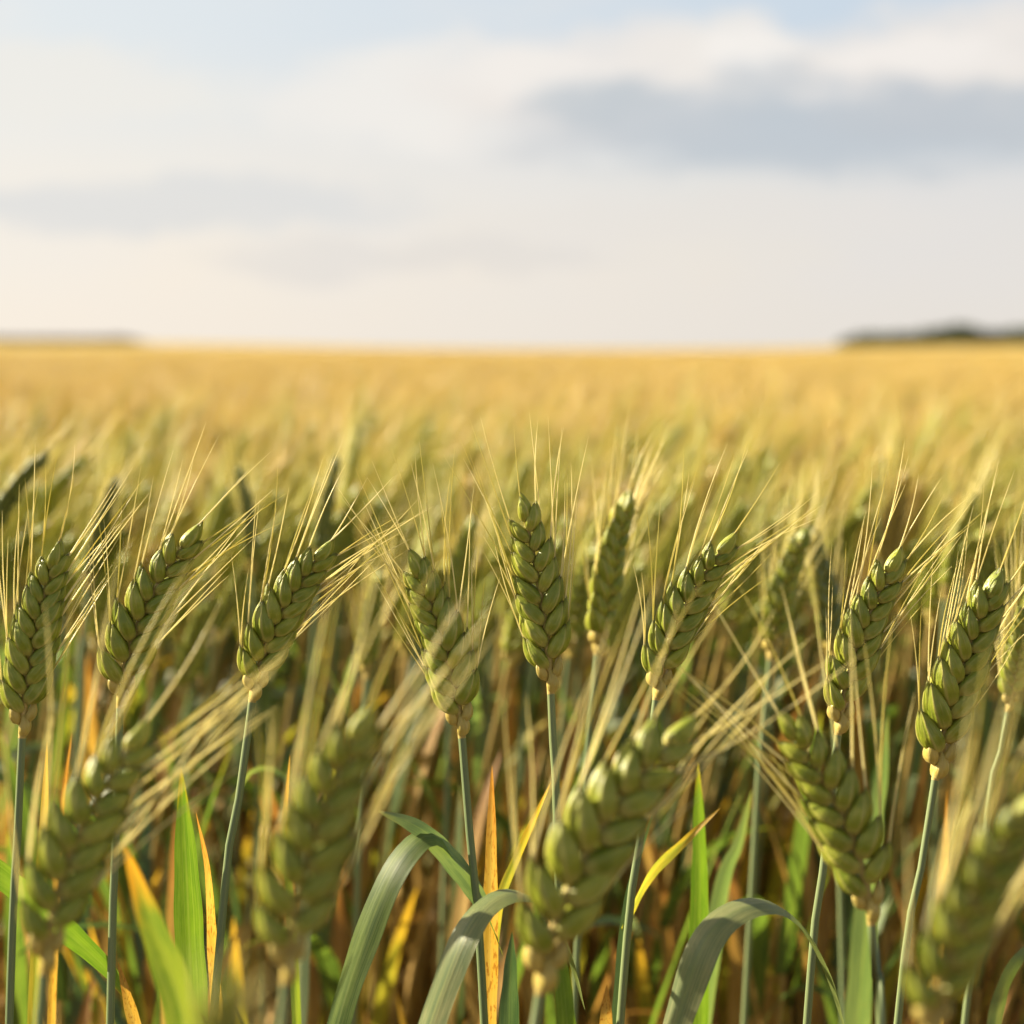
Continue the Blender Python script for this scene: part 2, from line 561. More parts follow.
def ear_layout(A, side, rnd, n_row=7, spread=(13, 20), awn_len=0.05, fat=1.0, n_basal=3, more=0.85, flare=1.0):
    """where every spikelet and awn of an ear sits. A: axis curve as points, side: direction of the rows"""
    L = float(np.linalg.norm(np.diff(A, axis=0), axis=1).sum())
    T, _, _ = frames(A)
    out = {'L': L, 'spk': [], 'basal': [], 'awn': []}

    def on(u):
        u = min(max(u, 0), 1) * (len(A) - 1)
        i = min(int(u), len(A) - 2)
        return Vector(A[i] + (A[i + 1] - A[i]) * (u - i)), Vector(T[i])

    S = Vector(side)
    size = 0.180 * L * fat
    total = 2 * n_row
    u0, u1 = 0.13, 0.835
    for k in range(total + 1):
        q = k / total
        u = u0 + (u1 - u0) * q * (1.14 - 0.14 * q)
        p, t = on(u)
        sd = (S - t * S.dot(t)).normalized()
        nn = t.cross(sd)
        last = k == total
        sg = 0 if last else (1 if k % 2 else -1)
        ang = R(0 if last else (33 - 13 * q ** 2) * flare + rnd.uniform(-4, 4))
        z = t * math.cos(ang) + sd * (sg * math.sin(ang)) + nn * rnd.uniform(-.07, .07)
        sc = size * (0.90 + 0.18 * math.sin(math.pi * min(1, q * 1.15 + 0.12)) - 0.14 * q) * rnd.uniform(.95, 1.05)
        o = p + sd * (sg * 0.006 * L)
        out['spk'].append((basis(sd * (sg if sg else 1), z, o) @ Matrix.Diagonal((sc * 1.03, sc * 1.03, sc, 1)), rnd.randrange(5)))
        tipp = o + z.normalized() * sc * 0.98 + sd * (sg * sc * 0.06)
        for rep in range(2 if rnd.random() < more else 1):
            sp = spread[1] if sg > 0 else spread[0]
            a2 = R((sp if sg else rnd.uniform(-6, 6)) * (1.05 - 0.35 * q) + rnd.uniform(-6, 6))
            d = t * math.cos(a2) + sd * ((sg if sg else 1) * math.sin(a2)) + nn * rnd.uniform(-.16, .16) * (1.4 if rep else 1)
            ln = awn_len * (0.72 + 0.45 * math.sin(math.pi * (0.15 + 0.75 * q))) * rnd.uniform(.75, 1.15)
            out['awn'].append((basis(sd * rnd.choice((-1, 1)) + nn * rnd.uniform(-1, 1), d, tipp - d * 0.002), ln, rnd.randrange(9)))
    for k in range(n_basal):                  # small yellow sterile spikelets at the foot of the ear
        u, sg, sc = ((-0.0, 0.0, 0.60), (0.070, -1, 0.52), (0.085, 1, 0.50))[k]
        p, t = on(u)
        sd = (S - t * S.dot(t)).normalized()
        z = t + sd * sg * 0.30
        out['basal'].append((basis(sd * (sg or 1), z, p + sd * sg * 0.016 * L) @ Matrix.Diagonal((size * sc * .98, size * sc * .98, size * sc * 1.36, 1)), k))
    return out


# ------------------------------------------------------------------ ground
def height(x, y):
    """lie of the land: flat here, rising a little to the left and right far away"""
    r = np.sqrt(x * x + y * y)
    a = np.arctan2(x, np.maximum(y, 1e-3))
    far = np.clip((r - 150) / 900, 0, 1)
    far = far * far * (3 - 2 * far)
    left = 1 / (1 + np.exp((a + 0.10) / 0.035))
    right = 1 / (1 + np.exp(-(a - 0.17) / 0.03))
    return far * (left * 3.2 + right * 2.6) * np.clip(r / 1000, 0, 2.5)


def sheet(name, radii, a0, a1, na, z, m):
    mb = MB()
    aa = np.linspace(a0, a1, na)
    rr = np.array(radii)
    X = rr[:, None] * np.sin(aa)[None]
    Y = rr[:, None] * np.cos(aa)[None]
    P = np.stack([X, Y, z(X, Y)], -1)
    mb.grid(P[:, ::-1], P[:, ::-1, :2] / 100, m)
    return link(name, mb.mesh(name))


m, n = new_mat('soil')
tc = n.new('ShaderNodeTexCoord').outputs['Object']
p = n.new('ShaderNodeBsdfPrincipled')
n.put(p.inputs['Base Color'], n.mix(n.ramp(n.noise(tc, 14, 6), 0.3, 0.7), srgb(70, 50, 30), srgb(112, 84, 50)))
p.inputs['Roughness'].default_value = 0.95
b = n.new('ShaderNodeBump')
n.link(n.noise(tc, 60, 5), b.inputs['Height'])
b.inputs['Distance'].default_value = 0.02
n.link(b.outputs[0], p.inputs['Normal'])
n.link(p.outputs[0], n.new('ShaderNodeOutputMaterial').inputs[0])
SOIL = m
radii = np.concatenate([[0.001], np.geomspace(0.3, 9000, 90)])
g = sheet('ground', radii, -math.pi, math.pi, 181, height, SOIL)
tag(g, 'bare brown soil of the wheat field out to the horizon', 'ground', kind='structure')

# the closed top of the crop, farther than single stalks can be told apart
m, n = new_mat('ripe_crop')
tc = n.new('ShaderNodeTexCoord').outputs['Object']
big = n.noise(tc, 0.09, 4)
mp_ = n.new('ShaderNodeMapping')
n.link(tc, mp_.inputs[0])
mp_.inputs['Scale'].default_value = (1, 0.35, 1)
small = n.noise(mp_.outputs[0], 7, 5, 0.7)
cc = n.mix(n.ramp(big, 0.3, 0.7), srgb(182, 158, 88), srgb(194, 172, 102))
cc = n.mix(n.math('MULTIPLY', n.ramp(small, 0.55, 0.35), 0.5), cc, srgb(160, 128, 62))
CROP = leafy('ripe_crop', n, m, cc, cc, 0.3, 0.8, small, 1.0, 0.2, 0.12)


def canopy_z(x, y):
    r = np.sqrt(x * x + y * y)
    bump = 0.035 * (np.sin(x * 5.1 + 1.3 * np.sin(y * 2.3)) * np.sin(y * 3.7 + np.sin(x * 2.9)))
    return height(x, y) + 0.79 + np.where(r < 120, bump, 0) - 0.14 * np.clip((26 - r) / 10, 0, 1)


radii = np.concatenate([np.geomspace(16, 120, 150), np.geomspace(124, 8900, 60)])
far_crop = sheet('ripe_wheat_crop', radii, -1.25, 1.25, 340, canopy_z, CROP)
tag(far_crop, 'golden ripe crop stretching to the horizon beyond the separate stalks', 'wheat field', kind='stuff')


# ------------------------------------------------------------------ far trees
def wood_mat(name, c1, c2):
    m, n = new_mat(name)
    tc = n.new('ShaderNodeTexCoord').outputs['Object']
    c = n.mix(n.ramp(n.noise(tc, 0.25, 3), 0.35, 0.65), c1, c2)
    return leafy(name, n, m, c, c, 0.2, 0.7)


def wood(name, trees, m_leaf, m_bark, label, cat):
    """a distant wood: trunks and crowns of many leaf clumps, one mass"""
    mb = MB()
    r = np.random.default_rng(len(trees))
    for (x, y, h_, w_) in trees:
        z0 = float(height(np.array(x), np.array(y)))
        P = np.array([[x, y, z0 - 0.3], [x + .1, y, z0 + h_ * .3], [x, y, z0 + h_ * .7]])
        tube(mb, spline(P, 6), np.linspace(h_ * .035, h_ * .012, 6), 6, m_bark)
        k = 130
        d = r.normal(size=(k, 3))
        d /= np.linalg.norm(d, axis=1, keepdims=True)
        rad = r.uniform(0.45, 1.0, k) ** 0.5
        cen = np.array([x, y, z0 + h_ * .55]) + d * rad[:, None] * np.array([w_, w_, h_ * .46]) * (1 + 0.2 * np.sin(d[:, :1] * 5 + x))
        for c in cen:
            e1 = r.normal(size=3)
            e1 /= np.linalg.norm(e1)
            e2 = np.cross(e1, r.normal(size=3))
            e2 /= np.linalg.norm(e2)
            q = h_ * r.uniform(.07, .14)
            G = np.array([[c - e1 * q - e2 * q, c - e1 * q + e2 * q], [c + e1 * q - e2 * q * .6, c + e1 * q + e2 * q]])
            mb.grid(G, np.zeros((2, 2, 2)), m_leaf)
    return tag(link(name, mb.mesh(name)), label, cat, kind='stuff')


BARK = plain_mat('bark', srgb(70, 58, 44), srgb(90, 76, 58), 0, 0.9)
r_ = random.Random(5)
trees = []
for px in np.arange(840, 1250, 2.6):
    D = 1000 + r_.uniform(-25, 45)
    px2 = px + r_.uniform(-2, 2)
    bulge = 2.6 * math.exp(-((px - 955) / 26) ** 2) + 1.6 * math.exp(-((px - 1030) / 22) ** 2)
    trees.append(((px2 - 512) / F * D, D, (7.0 + bulge) * min(1, .55 + .45 * (px - 840) / 22) + r_.uniform(-.6, .8), r_.uniform(2.2, 3.2)))
wood('distant_wood', trees, wood_mat('wood_leaves', srgb(58, 72, 44), srgb(84, 94, 56)), BARK,
     'dark green wood low on the horizon at the right edge of the field', 'wood')
trees = []
for px in np.arange(-120, 148, 1.9):
    D = 1150 + r_.uniform(-10, 25)
    trees.append(((px + r_.uniform(-1, 1) - 512) / F * D, D, (4.6 if px > 112 else 3.7) * (1 - .75 * max(0, (px - 122) / 26)) + r_.uniform(-.3, .3), r_.uniform(1.8, 2.4)))
wood('distant_hedgerow', trees, wood_mat('hedge_leaves', srgb(82, 70, 40), srgb(104, 88, 50)), BARK,
     'low olive brown hedgerow on the horizon at the left edge of the field', 'hedgerow')


# ------------------------------------------------------------------ the stalks one can tell apart
def leaf_arc(start, azim, length, th0, th1, n=12, sway=0.0):
    """points of a leaf that leaves its stem at th0 from upright and droops to th1"""
    P = [np.array(start, float)]
    s = np.linspace(0, 1, n)
    for i in range(1, n):
        th = th0 + (th1 - th0) * s[i] ** 1.6
        a = azim + sway * s[i]
        P.append(P[-1] + length / (n - 1) * np.array([math.sin(th) * math.cos(a), math.sin(th) * math.sin(a), math.cos(th)]))
    return np.array(P)


def hero(label, base, tip, foot, d, roll=0.0, n_row=7, spread=(13, 20), awn=0.05, fat=1.0, more=0.85, flare=1.0, cat='wheat stalk', group='bearded wheat stalks in front', dt=0.0, seed=0, stem_r=0.0019, greens=None):
    """a full stalk: base and tip of the ear and a lower point of its stem, in pixels at depth d"""
    rnd = random.Random(1000 + seed)
    B, T, S1 = at(*base, d), at(*tip, d + dt), at(*foot, d)
    dirn = (S1 - B).normalized()
    drop = S1.z / max(0.2, -dirn.z)
    root = S1 + Vector((dirn.x * drop * 0.6, dirn.y * drop, 0))
    root.z = 0
    th = tag(bpy.data.objects.new('wheat_stalk', None), label, cat, group)
    th.empty_display_size = 0.05
    th.location = root
    C.objects.link(th)
    mb = MB()
    P = spline([np.array(p_ - root) for p_ in (root, root.lerp(S1, 0.5) + Vector((0, 0, 0)), S1, S1.lerp(B, 0.55), B)], 40)
    tube(mb, P, np.linspace(stem_r * 1.35, stem_r * 0.86, 40), 10, STEM)
    link('stem', mb.mesh('stem'), th)
    sd = (B - S1).normalized()
    ctrl = B + sd * (T - B).length * 0.45
    A = np.array([np.array(B * (1 - u) ** 2 + ctrl * 2 * u * (1 - u) + T * u * u - B) for u in np.linspace(0, 1, 24)])
    mb = MB()
    tube(mb, A[:21], np.linspace(stem_r * 0.9, stem_r * 0.45, 21), 8, RACHIS)
    ear = link('ear', mb.mesh('ear'), th, Matrix.Translation(B - root))
    ax = (T - B).normalized()
    side = ax.cross(FWD) * -1
    side = FWD.cross(ax)
    if side.x < 0:
        side = -side
    side = Matrix.Rotation(roll, 3, ax) @ side
    lay = ear_layout(A, side, rnd, n_row, spread, awn, fat, 3, more, flare)
    for M, k in lay['spk']:
        link('spikelet', (SPK_SHADED if 'dark ' in label else SPK_ME)[k], ear, M)
    for M, k in lay['basal']:
        link('basal_spikelet', BASAL_ME[k], ear, M)
    for M, ln, k in lay['awn']:
        aw = 0.066 if group == GN else 0.045        # the ears close by carry stouter bristles
        link('awn', AWN_ME[k], ear, M @ Matrix.Diagonal((aw, aw, ln, 1)))
    th['root'] = 0
    del th['root']
    return th, root


GF = 'sharp bearded wheat ears standing in a row'
GN = 'large blurred wheat ears close to the camera'
GB = 'softly blurred wheat ears just behind the sharp row'
heroes = {}
HERO = [
    # key, label, base, tip, lower stem, depth, options
    ('A', 'sharp green wheat ear at the far left with many yellow basal grains', (22, 738), (62, 534), (10, 1000), 0.836, dict(roll=.15, n_row=8, spread=(10, 24), group=GF)),
    ('B', 'sharp wheat ear leaning right, second from the left in the sharp row', (120, 708), (207, 517), (111, 990), 0.843, dict(roll=.25, spread=(13, 30), group=GF)),
    ('C', 'sharp wheat ear leaning right, third from left with long fanned awns', (252, 702), (338, 535), (221, 930), 0.85, dict(roll=.3, fat=1.06, spread=(13, 29), group=GF)),
    ('D', 'sharp wheat ear leaning left above a bent green leaf', (462, 738), (406, 545), (483, 1000), 0.852, dict(roll=-.15, n_row=8, fat=1.04, spread=(18, 14), group=GF, awn=.052)),
    ('E', 'upright sharp wheat ear in the middle, its two rows forming a V pattern', (551, 694), (517, 486), (558, 860), 0.858, dict(roll=.0, spread=(14, 12), group=GF, awn=.05)),
    ('F', 'sharp wheat ear leaning right above the bright blurred ear', (656, 700), (742, 527), (622, 1000), 0.864, dict(roll=.3, spread=(14, 30), group=GF)),
    ('G', 'sharp wheat ear with stem crossing the left leaning blurred ear', (838, 735), (905, 541), (808, 1010), 0.866, dict(roll=.25, spread=(12, 24), group=GF)),
    ('H', 'sharp wheat ear at the right on a long pale bare stem', (935, 780), (1004, 562), (899, 1010), 0.878, dict(roll=.25, fat=1.08, spread=(10, 24), group=GF)),
    ('I', 'small pale wheat ear cut by the right edge of the picture', (1008, 712), (1030, 590), (985, 840), 0.99, dict(group=GB, n_row=8)),
    ('J', 'big blurred wheat ear leaning right in the lower left corner', (44, 975), (158, 708), (38, 1080), 0.625, dict(roll=.3, spread=(10, 32), awn=.062, more=.4, group=GN, dt=.02, fat=.94, flare=1.12)),
    ('K', 'big blurred wheat ear, nearly upright, at the left of the arching leaves', (286, 985), (378, 692), (280, 1100), 0.58, dict(roll=.2, spread=(4, 20), awn=.062, more=.4, group=GN, n_row=7, fat=.94, flare=1.12)),
    ('L', 'big blurred wheat ear with glittering left edge and long sweeping awns', (540, 995), (712, 702), (528, 1100), 0.635, dict(roll=.3, spread=(12, 18), awn=.066, more=.4, group=GN, dt=.03, n_row=7, fat=.94, flare=1.12)),
    ('M', 'blurred wheat ear leaning left behind a straight grey green stem', (872, 925), (768, 703), (882, 1040), .715, dict(roll=-.2, spread=(24, 15), awn=.06, more=.4, group=GN, flare=1.1)),
    ('N', 'very large blurred wheat ear cut by the lower right corner', (928, 1045), (1052, 775), (915, 1150), 0.535, dict(roll=.25, spread=(8, 24), awn=.055, more=.4, group=GN, fat=.94, flare=1.12)),
    ('X', 'pale out of focus ear tip at the bottom edge near the left', (200, 1230), (230, 955), (192, 1350), .35, dict(roll=.2, awn=.010, more=0, group=GN, fat=.95, spread=(4, 6))),
    ('O', 'soft focus wheat ear with a row of bright beads, right of the middle ear', (597, 655), (631, 484), (585, 800), 1.06, dict(roll=.9, spread=(12, 18), group=GB, n_row=8)),
    ('P', 'blurred wheat ear leaning right, crossing another behind two sharp ears', (770, 660), (810, 520), (757, 800), 1.18, dict(roll=.5, spread=(12, 20), group=GB)),
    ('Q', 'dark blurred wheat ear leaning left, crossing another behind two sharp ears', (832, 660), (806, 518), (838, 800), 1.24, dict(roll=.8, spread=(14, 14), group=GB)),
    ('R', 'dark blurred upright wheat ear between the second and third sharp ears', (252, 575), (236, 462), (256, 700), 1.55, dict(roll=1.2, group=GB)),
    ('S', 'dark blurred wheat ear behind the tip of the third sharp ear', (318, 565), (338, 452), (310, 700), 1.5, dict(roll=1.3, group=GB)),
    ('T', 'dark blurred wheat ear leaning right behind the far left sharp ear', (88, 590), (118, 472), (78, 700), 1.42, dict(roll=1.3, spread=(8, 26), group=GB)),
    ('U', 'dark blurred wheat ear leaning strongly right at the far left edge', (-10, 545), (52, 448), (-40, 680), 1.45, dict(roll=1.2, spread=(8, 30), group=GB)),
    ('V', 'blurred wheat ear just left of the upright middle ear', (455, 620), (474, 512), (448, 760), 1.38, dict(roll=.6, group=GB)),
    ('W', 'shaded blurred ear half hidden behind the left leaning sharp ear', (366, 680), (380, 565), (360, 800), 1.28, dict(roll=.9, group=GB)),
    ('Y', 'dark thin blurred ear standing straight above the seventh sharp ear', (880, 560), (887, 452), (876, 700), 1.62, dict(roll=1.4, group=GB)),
    ('Z', 'brown blurred ear leaning right behind the awns of the right hand ears', (945, 600), (978, 488), (938, 740), 1.4, dict(roll=1.2, spread=(10, 26), group=GB)),
]
for i, (key, label, base, tip, foot, d, kw) in enumerate(HERO):
    heroes[key] = hero(label, base, tip, foot, d, seed=i, **kw)


# ------------------------------------------------------------------ leaves one can tell apart
def shoot(label, path, width, m, W=(1, 0, 0), parent=None, name='wheat_shoot', fold=.2, twist=0.0, wave=.03, dx=0.0, base=.8, sheath=True, group='leaves between the stalks', arc=False):
    """a leaf along pixel points (x, y, depth); stands on its own sheath, or grows from a stalk"""
    pts = [at(*q) for q in path]
    if parent:
        th, root = parent
        mb = MB()
        blade(mb, spline([np.array(q - root) for q in pts], 40), width, W, m, fold, twist, 7, wave, base=base, roll_along=arc)
        return link('leaf', mb.mesh('leaf'), th)
    d0 = (pts[0] - pts[1]).normalized()
    root = Vector((pts[0].x + d0.x * .12 + dx, pts[0].y + d0.y * .05, 0))
    th = tag(bpy.data.objects.new(name, None), label, 'wheat shoot', group)
    th.empty_display_size = .05
    th.location = root
    C.objects.link(th)
    mb = MB()
    blade(mb, spline([np.array(q - root) for q in pts], 40), width, W, m, fold, twist, 7, wave, base=base, roll_along=arc)
    link('leaf', mb.mesh('leaf'), th)
    if sheath:
        mb = MB()
        q = pts[0] - root
        tube(mb, spline([np.zeros(3), np.array((q.x * .4, q.y * .4, q.z * .55)), np.array(q) + np.array((0, 0.0006, 0.004))], 16), np.linspace(.0026, .0019, 16), 8, STEM)
        link('stem', mb.mesh('stem'), th)
    return th


shoot('upright fresh green leaf with a pointed tip between two big blurred ears', [(196, 1120, .85), (192, 1000, .85), (187, 880, .85), (181, 768, .85)], .0135, LEAF_BRIGHT, (1, .25, 0))
shoot('thin orange leaf with a kinked tip beside the upright fresh green leaf', [(222, 1080, .87), (214, 960, .87), (208, 870, .87), (196, 812, .872)], .0055, LEAF_ORANGE, (1, .3, 0), twist=.8)
shoot('blurred green leaf with an orange tip near the lower left', [(205, 1130, .66), (178, 1000, .66), (150, 920, .66), (124, 845, .66)], .0115, LEAF_TIP, (1, .3, 0))
shoot('narrow yellow green leaf pointing up at the far left', [(30, 1090, .88), (38, 930, .88), (43, 840, .88), (47, 742, .88)], .0056, LEAF_YEL, (1, .2, 0))
shoot('thin orange tipped leaf beside the narrow yellow one at the far left', [(48, 1130, .95), (56, 880, .95), (63, 800, .95), (72, 732, .95)], .0042, LEAF_ORANGE, (1, .3, 0))
shoot('fresh green leaf entering from the left edge and sloping down', [(135, 1010, .87), (106, 968, .87), (50, 918, .86), (0, 876, .85), (-40, 850, .85)][::-1], .0115, LEAF_BRIGHT, (.1, .5, 1), sheath=False, parent=heroes['A'])
shoot('short orange leaf stub with a white broken tip near the bottom left', [(150, 1110, .85), (138, 1040, .85), (128, 1000, .85), (118, 962, .85)], .0062, LEAF_ORANGE, (1, .2, 0), base=1)
shoot('bent green leaf arching over left of the middle stems', [(322, 1085, .84), (347, 990, .84), (384, 890, .84), (412, 846, .845), (436, 836, .85), (462, 865, .86), (484, 905, .868), (505, 960, .88)], .0130, LEAF, (.85, -.5, 0), arc=True)
shoot('leaf', [(484, 905, .852), (462, 872, .852), (432, 838, .85), (408, 822, .85), (378, 811, .85)], .0095, LEAF_GLAUC, (.5, .5, .6), parent=heroes['D'])
shoot('silvery green leaf arching over with a sunlit crest in the middle foreground', [(404, 1110, .80), (428, 1030, .80), (462, 940, .80), (490, 902, .81), (522, 893, .82), (552, 915, .83), (572, 960, .84), (585, 1010, .85)], .0135, LEAF_TAN, (.8, -.6, 0), arc=True)
shoot('upright orange spotted dry leaf in the middle', [(486, 1120, .875), (489, 1000, .875), (491, 880, .875), (492, 766, .875)], .0078, LEAF_ORANGE, (1, .2, 0))
shoot('slim yellow green leaf slanting up right beside the orange spotted leaf', [(490, 1000, .88), (498, 910, .88), (518, 855, .88), (551, 782, .88)], .0046, LEAF_YEL, (1, .2, .3))
shoot('dark bluish pointed leaf at the bottom in the middle', [(508, 1120, .82), (509, 1050, .82), (510, 990, .82), (512, 932, .82)], .0092, LEAF_DARK, (1, .2, 0))
shoot('green leaf standing behind the stem of the glittering blurred ear', [(572, 1120, .79), (568, 1040, .79), (563, 980, .79), (556, 920, .79)], .0085, LEAF_BRIGHT, (1, .3, 0))
shoot('slightly blurred vertical green leaf right of the centre', [(700, 1080, .97), (700, 950, .97), (700, 860, .97), (698, 762, .97)], .0105, LEAF_BRIGHT, (1, .3, 0))
shoot('tan leaf with a yellow tip crossing the vertical green leaf', [(622, 930, .90), (650, 876, .92), (684, 842, .93), (720, 808, .93)], .0052, LEAF_YEL, (.2, .3, 1), sheath=False, parent=heroes['F'])
shoot('broad arching leaf with a tan sunlit crest at the lower right', [(652, 1110, .80), (680, 1010, .80), (706, 940, .80), (738, 909, .81), (775, 905, .82), (806, 930, .83), (830, 975, .84), (848, 1040, .85)], .0145, LEAF_TAN, (.8, -.6, 0), arc=True)
shoot('short orange stub of a cut stem at the bottom, right of centre', [(604, 1110, .82), (605, 1060, .82), (606, 1020, .82), (607, 985, .82)], .0072, LEAF_ORANGE, (1, .1, 0), base=1, fold=.05)
shoot('pale curved leaf at the bottom right corner', [(985, 1110, .78), (996, 1020, .78), (1012, 970, .78), (1045, 930, .79)], .0075, LEAF_TAN, (1, .4, .2))
shoot('blurred orange tipped leaf between the two right hand stems', [(936, 1080, 1.03), (940, 930, 1.03), (945, 860, 1.03), (947, 790, 1.03)], .0062, LEAF_ORANGE, (1, .2, 0))
shoot('green leaf hugging the lower stem of the straight middle ear', [(610, 1120, .9), (618, 1000, .9), (628, 900, .9), (654, 808, .9)], .0046, LEAF_DARK, (1, .2, 0))
shoot('thin dry leaf point between the big upright blurred ear and its neighbour', [(302, 1120, .92), (290, 900, .92), (285, 830, .92), (290, 755, .92)], .0045, LEAF_TIP, (1, .2, 0))
shoot('blurred pale leaf bending over behind the third sharp ear', [(292, 1130, 1.12), (305, 840, 1.12), (285, 780, 1.12), (255, 770, 1.12), (232, 800, 1.12)], .011, LEAF_GLAUC, (.8, -.6, 0), arc=True)
shoot('blurred orange leaf patch low behind the upright middle ear', [(512, 1060, 1.6), (513, 840, 1.6), (512, 760, 1.6), (509, 690, 1.6)], .019, LEAF_ORANGE, (1, .2, 0))
shoot('blurred orange leaf behind the far left sharp ear', [(98, 1060, 1.5), (90, 780, 1.5), (86, 690, 1.5), (80, 615, 1.5)], .016, LEAF_ORANGE, (1, .2, 0))
shoot('pale tipped blurred leaf left of the right hand bare stem', [(850, 1140, 1.12), (872, 850, 1.12), (882, 780, 1.12), (888, 715, 1.12)], .016, LEAF_GLAUC, (1, .3, 0))
shoot('pale tipped blurred leaf leaning right, below the left leaning blurred ear', [(684, 1140, 1.1), (720, 900, 1.1), (738, 845, 1.1), (752, 790, 1.1)], .013, LEAF_GLAUC, (1, .3, 0))


# ------------------------------------------------------------------ the stalks behind, copied from six patterns
SPK_LOW = {True: [spikelet(HUSK_RIPE, i, 7, 7) for i in range(3)], False: [spikelet(HUSK, i, 7, 7) for i in range(3)]}
AWN_LOW = {True: [awn_mb(b, AWN_FAR, 3, 4, .011, .004) for b in (.05, -.04, .09)], False: [awn_mb(b, mm, 3, 4, .010, .004) for b, mm in ((.05, AWN_MID), (-.04, AWN_GREEN), (.09, AWN_MID))]}


def pattern(seed, ripe):
    """stem, ear, awns and leaves of one stalk, as separate shape collections; leans towards +x"""
    rnd = random.Random(seed)
    lean = rnd.uniform(.05, .16)
    H = .775 + rnd.uniform(-.02, .02)
    P = spline([(0, 0, 0), (.006, .004, .3), (lean * .35, 0, .58), (lean * .62, 0, H)], 14)
    stem = MB()
    tube(stem, P, np.linspace(.0026, .0016, 14), 6, rnd.choice((STEM, STEM_DRY, STEM_DRY)) if not ripe else STEM_DRY)
    tilt = R(rnd.uniform(8, 34))
    Lh = rnd.uniform(.080, .094)
    B = P[-1]
    T0 = (P[-1] - P[-3]) / np.linalg.norm(P[-1] - P[-3])
    tip = B + Lh * np.array([math.sin(tilt), rnd.uniform(-.1, .1), math.cos(tilt)])
    ctrl = B + T0 * Lh * .45
    A = np.array([B * (1 - u) ** 2 + ctrl * 2 * u * (1 - u) + tip * u * u for u in np.linspace(0, 1, 12)])
    ang = rnd.uniform(0, math.pi)
    lay = ear_layout(A, (math.cos(ang), math.sin(ang), .01), rnd, 7, (14, 22), .060, 1.0, 3, .5 if ripe else .15)
    ear, awns = MB(), MB()
    tube(ear, A, .0012, 5, RACHIS)
    for M, k in lay['spk']:
        ear.add(SPK_LOW[ripe][k % 3], M)
    for M, k in lay['basal']:
        ear.add(BASAL[k], M)
    for M, ln, k in lay['awn']:
        awns.add(AWN_LOW[ripe][k % 3], M @ Matrix.Diagonal((.045, .045, ln, 1)))
    leaves = []
    for k, (z, ms, ln) in enumerate(((.63, (LEAF, LEAF, LEAF_GLAUC, LEAF_YEL, LEAF_OLD), .17), (.47, (LEAF, LEAF_OLD, LEAF_BROWN, LEAF_YEL), .22), (.33, (LEAF_BROWN, LEAF_BROWN, LEAF_OLD), .22))):
        i = min(12, int(z / H * 13))
        mb = MB()
        a = rnd.uniform(0, 2 * math.pi)
        blade(mb, leaf_arc(P[i], a, ln * rnd.uniform(.8, 1.15), R(rnd.uniform(6, 22)), R(rnd.choice((rnd.uniform(14, 50), rnd.uniform(14, 50), rnd.uniform(60, 150)))), 12, rnd.uniform(-.6, .6)),
              rnd.uniform(.009, .014), (-math.sin(a), math.cos(a), 0), rnd.choice(ms), .2, rnd.uniform(-1, 1), 3, .05)
        leaves.append(mb)
    return stem, ear, awns, leaves


PAT = [(pattern(50 + i, i >= 6), i >= 6) for i in range(10)]


def make_proto(parts):
    stem, ear, awns, leaves = parts
    th = bpy.data.objects.new('wheat_stalk', None)
    th.empty_display_size = .05
    kids = [('stem', stem.mesh('stem'), None), ('ear', ear.mesh('ear'), awns.mesh('awns'))] + [('leaf', l.mesh('leaf'), None) for l in leaves]
    return kids


PROTO = [make_proto(p_) for p_, _ in PAT]
taken = [(-.0, -.0)]


def free_spot(x, y, gap):
    for (a, b_) in taken:
        if (a - x) ** 2 + (b_ - y) ** 2 < gap * gap:
            return False
    taken.append((x, y))
    return True


SHARED = {False: ('blurred green bearded wheat stalk in the dense crop behind the sharp row', 'green wheat stalks in the dense crop behind'),
          True: ('blurred yellowing bearded wheat stalk in the dense crop behind the sharp row', 'yellowing wheat stalks in the dense crop behind')}


def place(k, x, y, rz, sc, tx, ty):
    th = bpy.data.objects.new('wheat_stalk', None)
    C.objects.link(th)
    th.empty_display_size = .05
    th.location = (x, y, 0)
    th.rotation_euler = (tx, ty, rz)
    th.scale = (sc, sc, sc)
    lab, grp = SHARED[PAT[k][1]]
    tag(th, lab, 'wheat stalk', grp)
    for name, me, sub in PROTO[k]:
        o = link(name, me, th)
        if sub:
            link('awns', sub, o)
    return th


CLEAR = [((h_[2][0] + h_[3][0]) / 2, h_[5]) for h_ in HERO if h_[6].get('group') == GB]   # keep these ears in view
count = 0
Y0, Y1 = 1.36, 2.05
tries = 0
while count < 245 and tries < 40000:
    tries += 1
    y = math.sqrt(random.uniform(Y0 ** 2, Y1 ** 2))
    x = random.uniform(-.30, .285) * y
    if y < 1.45 and random.random() < 0.45:
        continue
    if any(abs(512 + x / y * F - q) < 44 and y < dd + .03 for q, dd in CLEAR):
        continue
    if not free_spot(x, y, .030):
        continue
    k = random.randrange(6) if random.random() < (0.8 if y > 1.6 else 1) else random.randrange(6, 10)
    place(k, x - .06, y, random.uniform(-.9, .9), random.gauss(.952, .018), random.gauss(0, .03), random.gauss(0, .03))
    count += 1

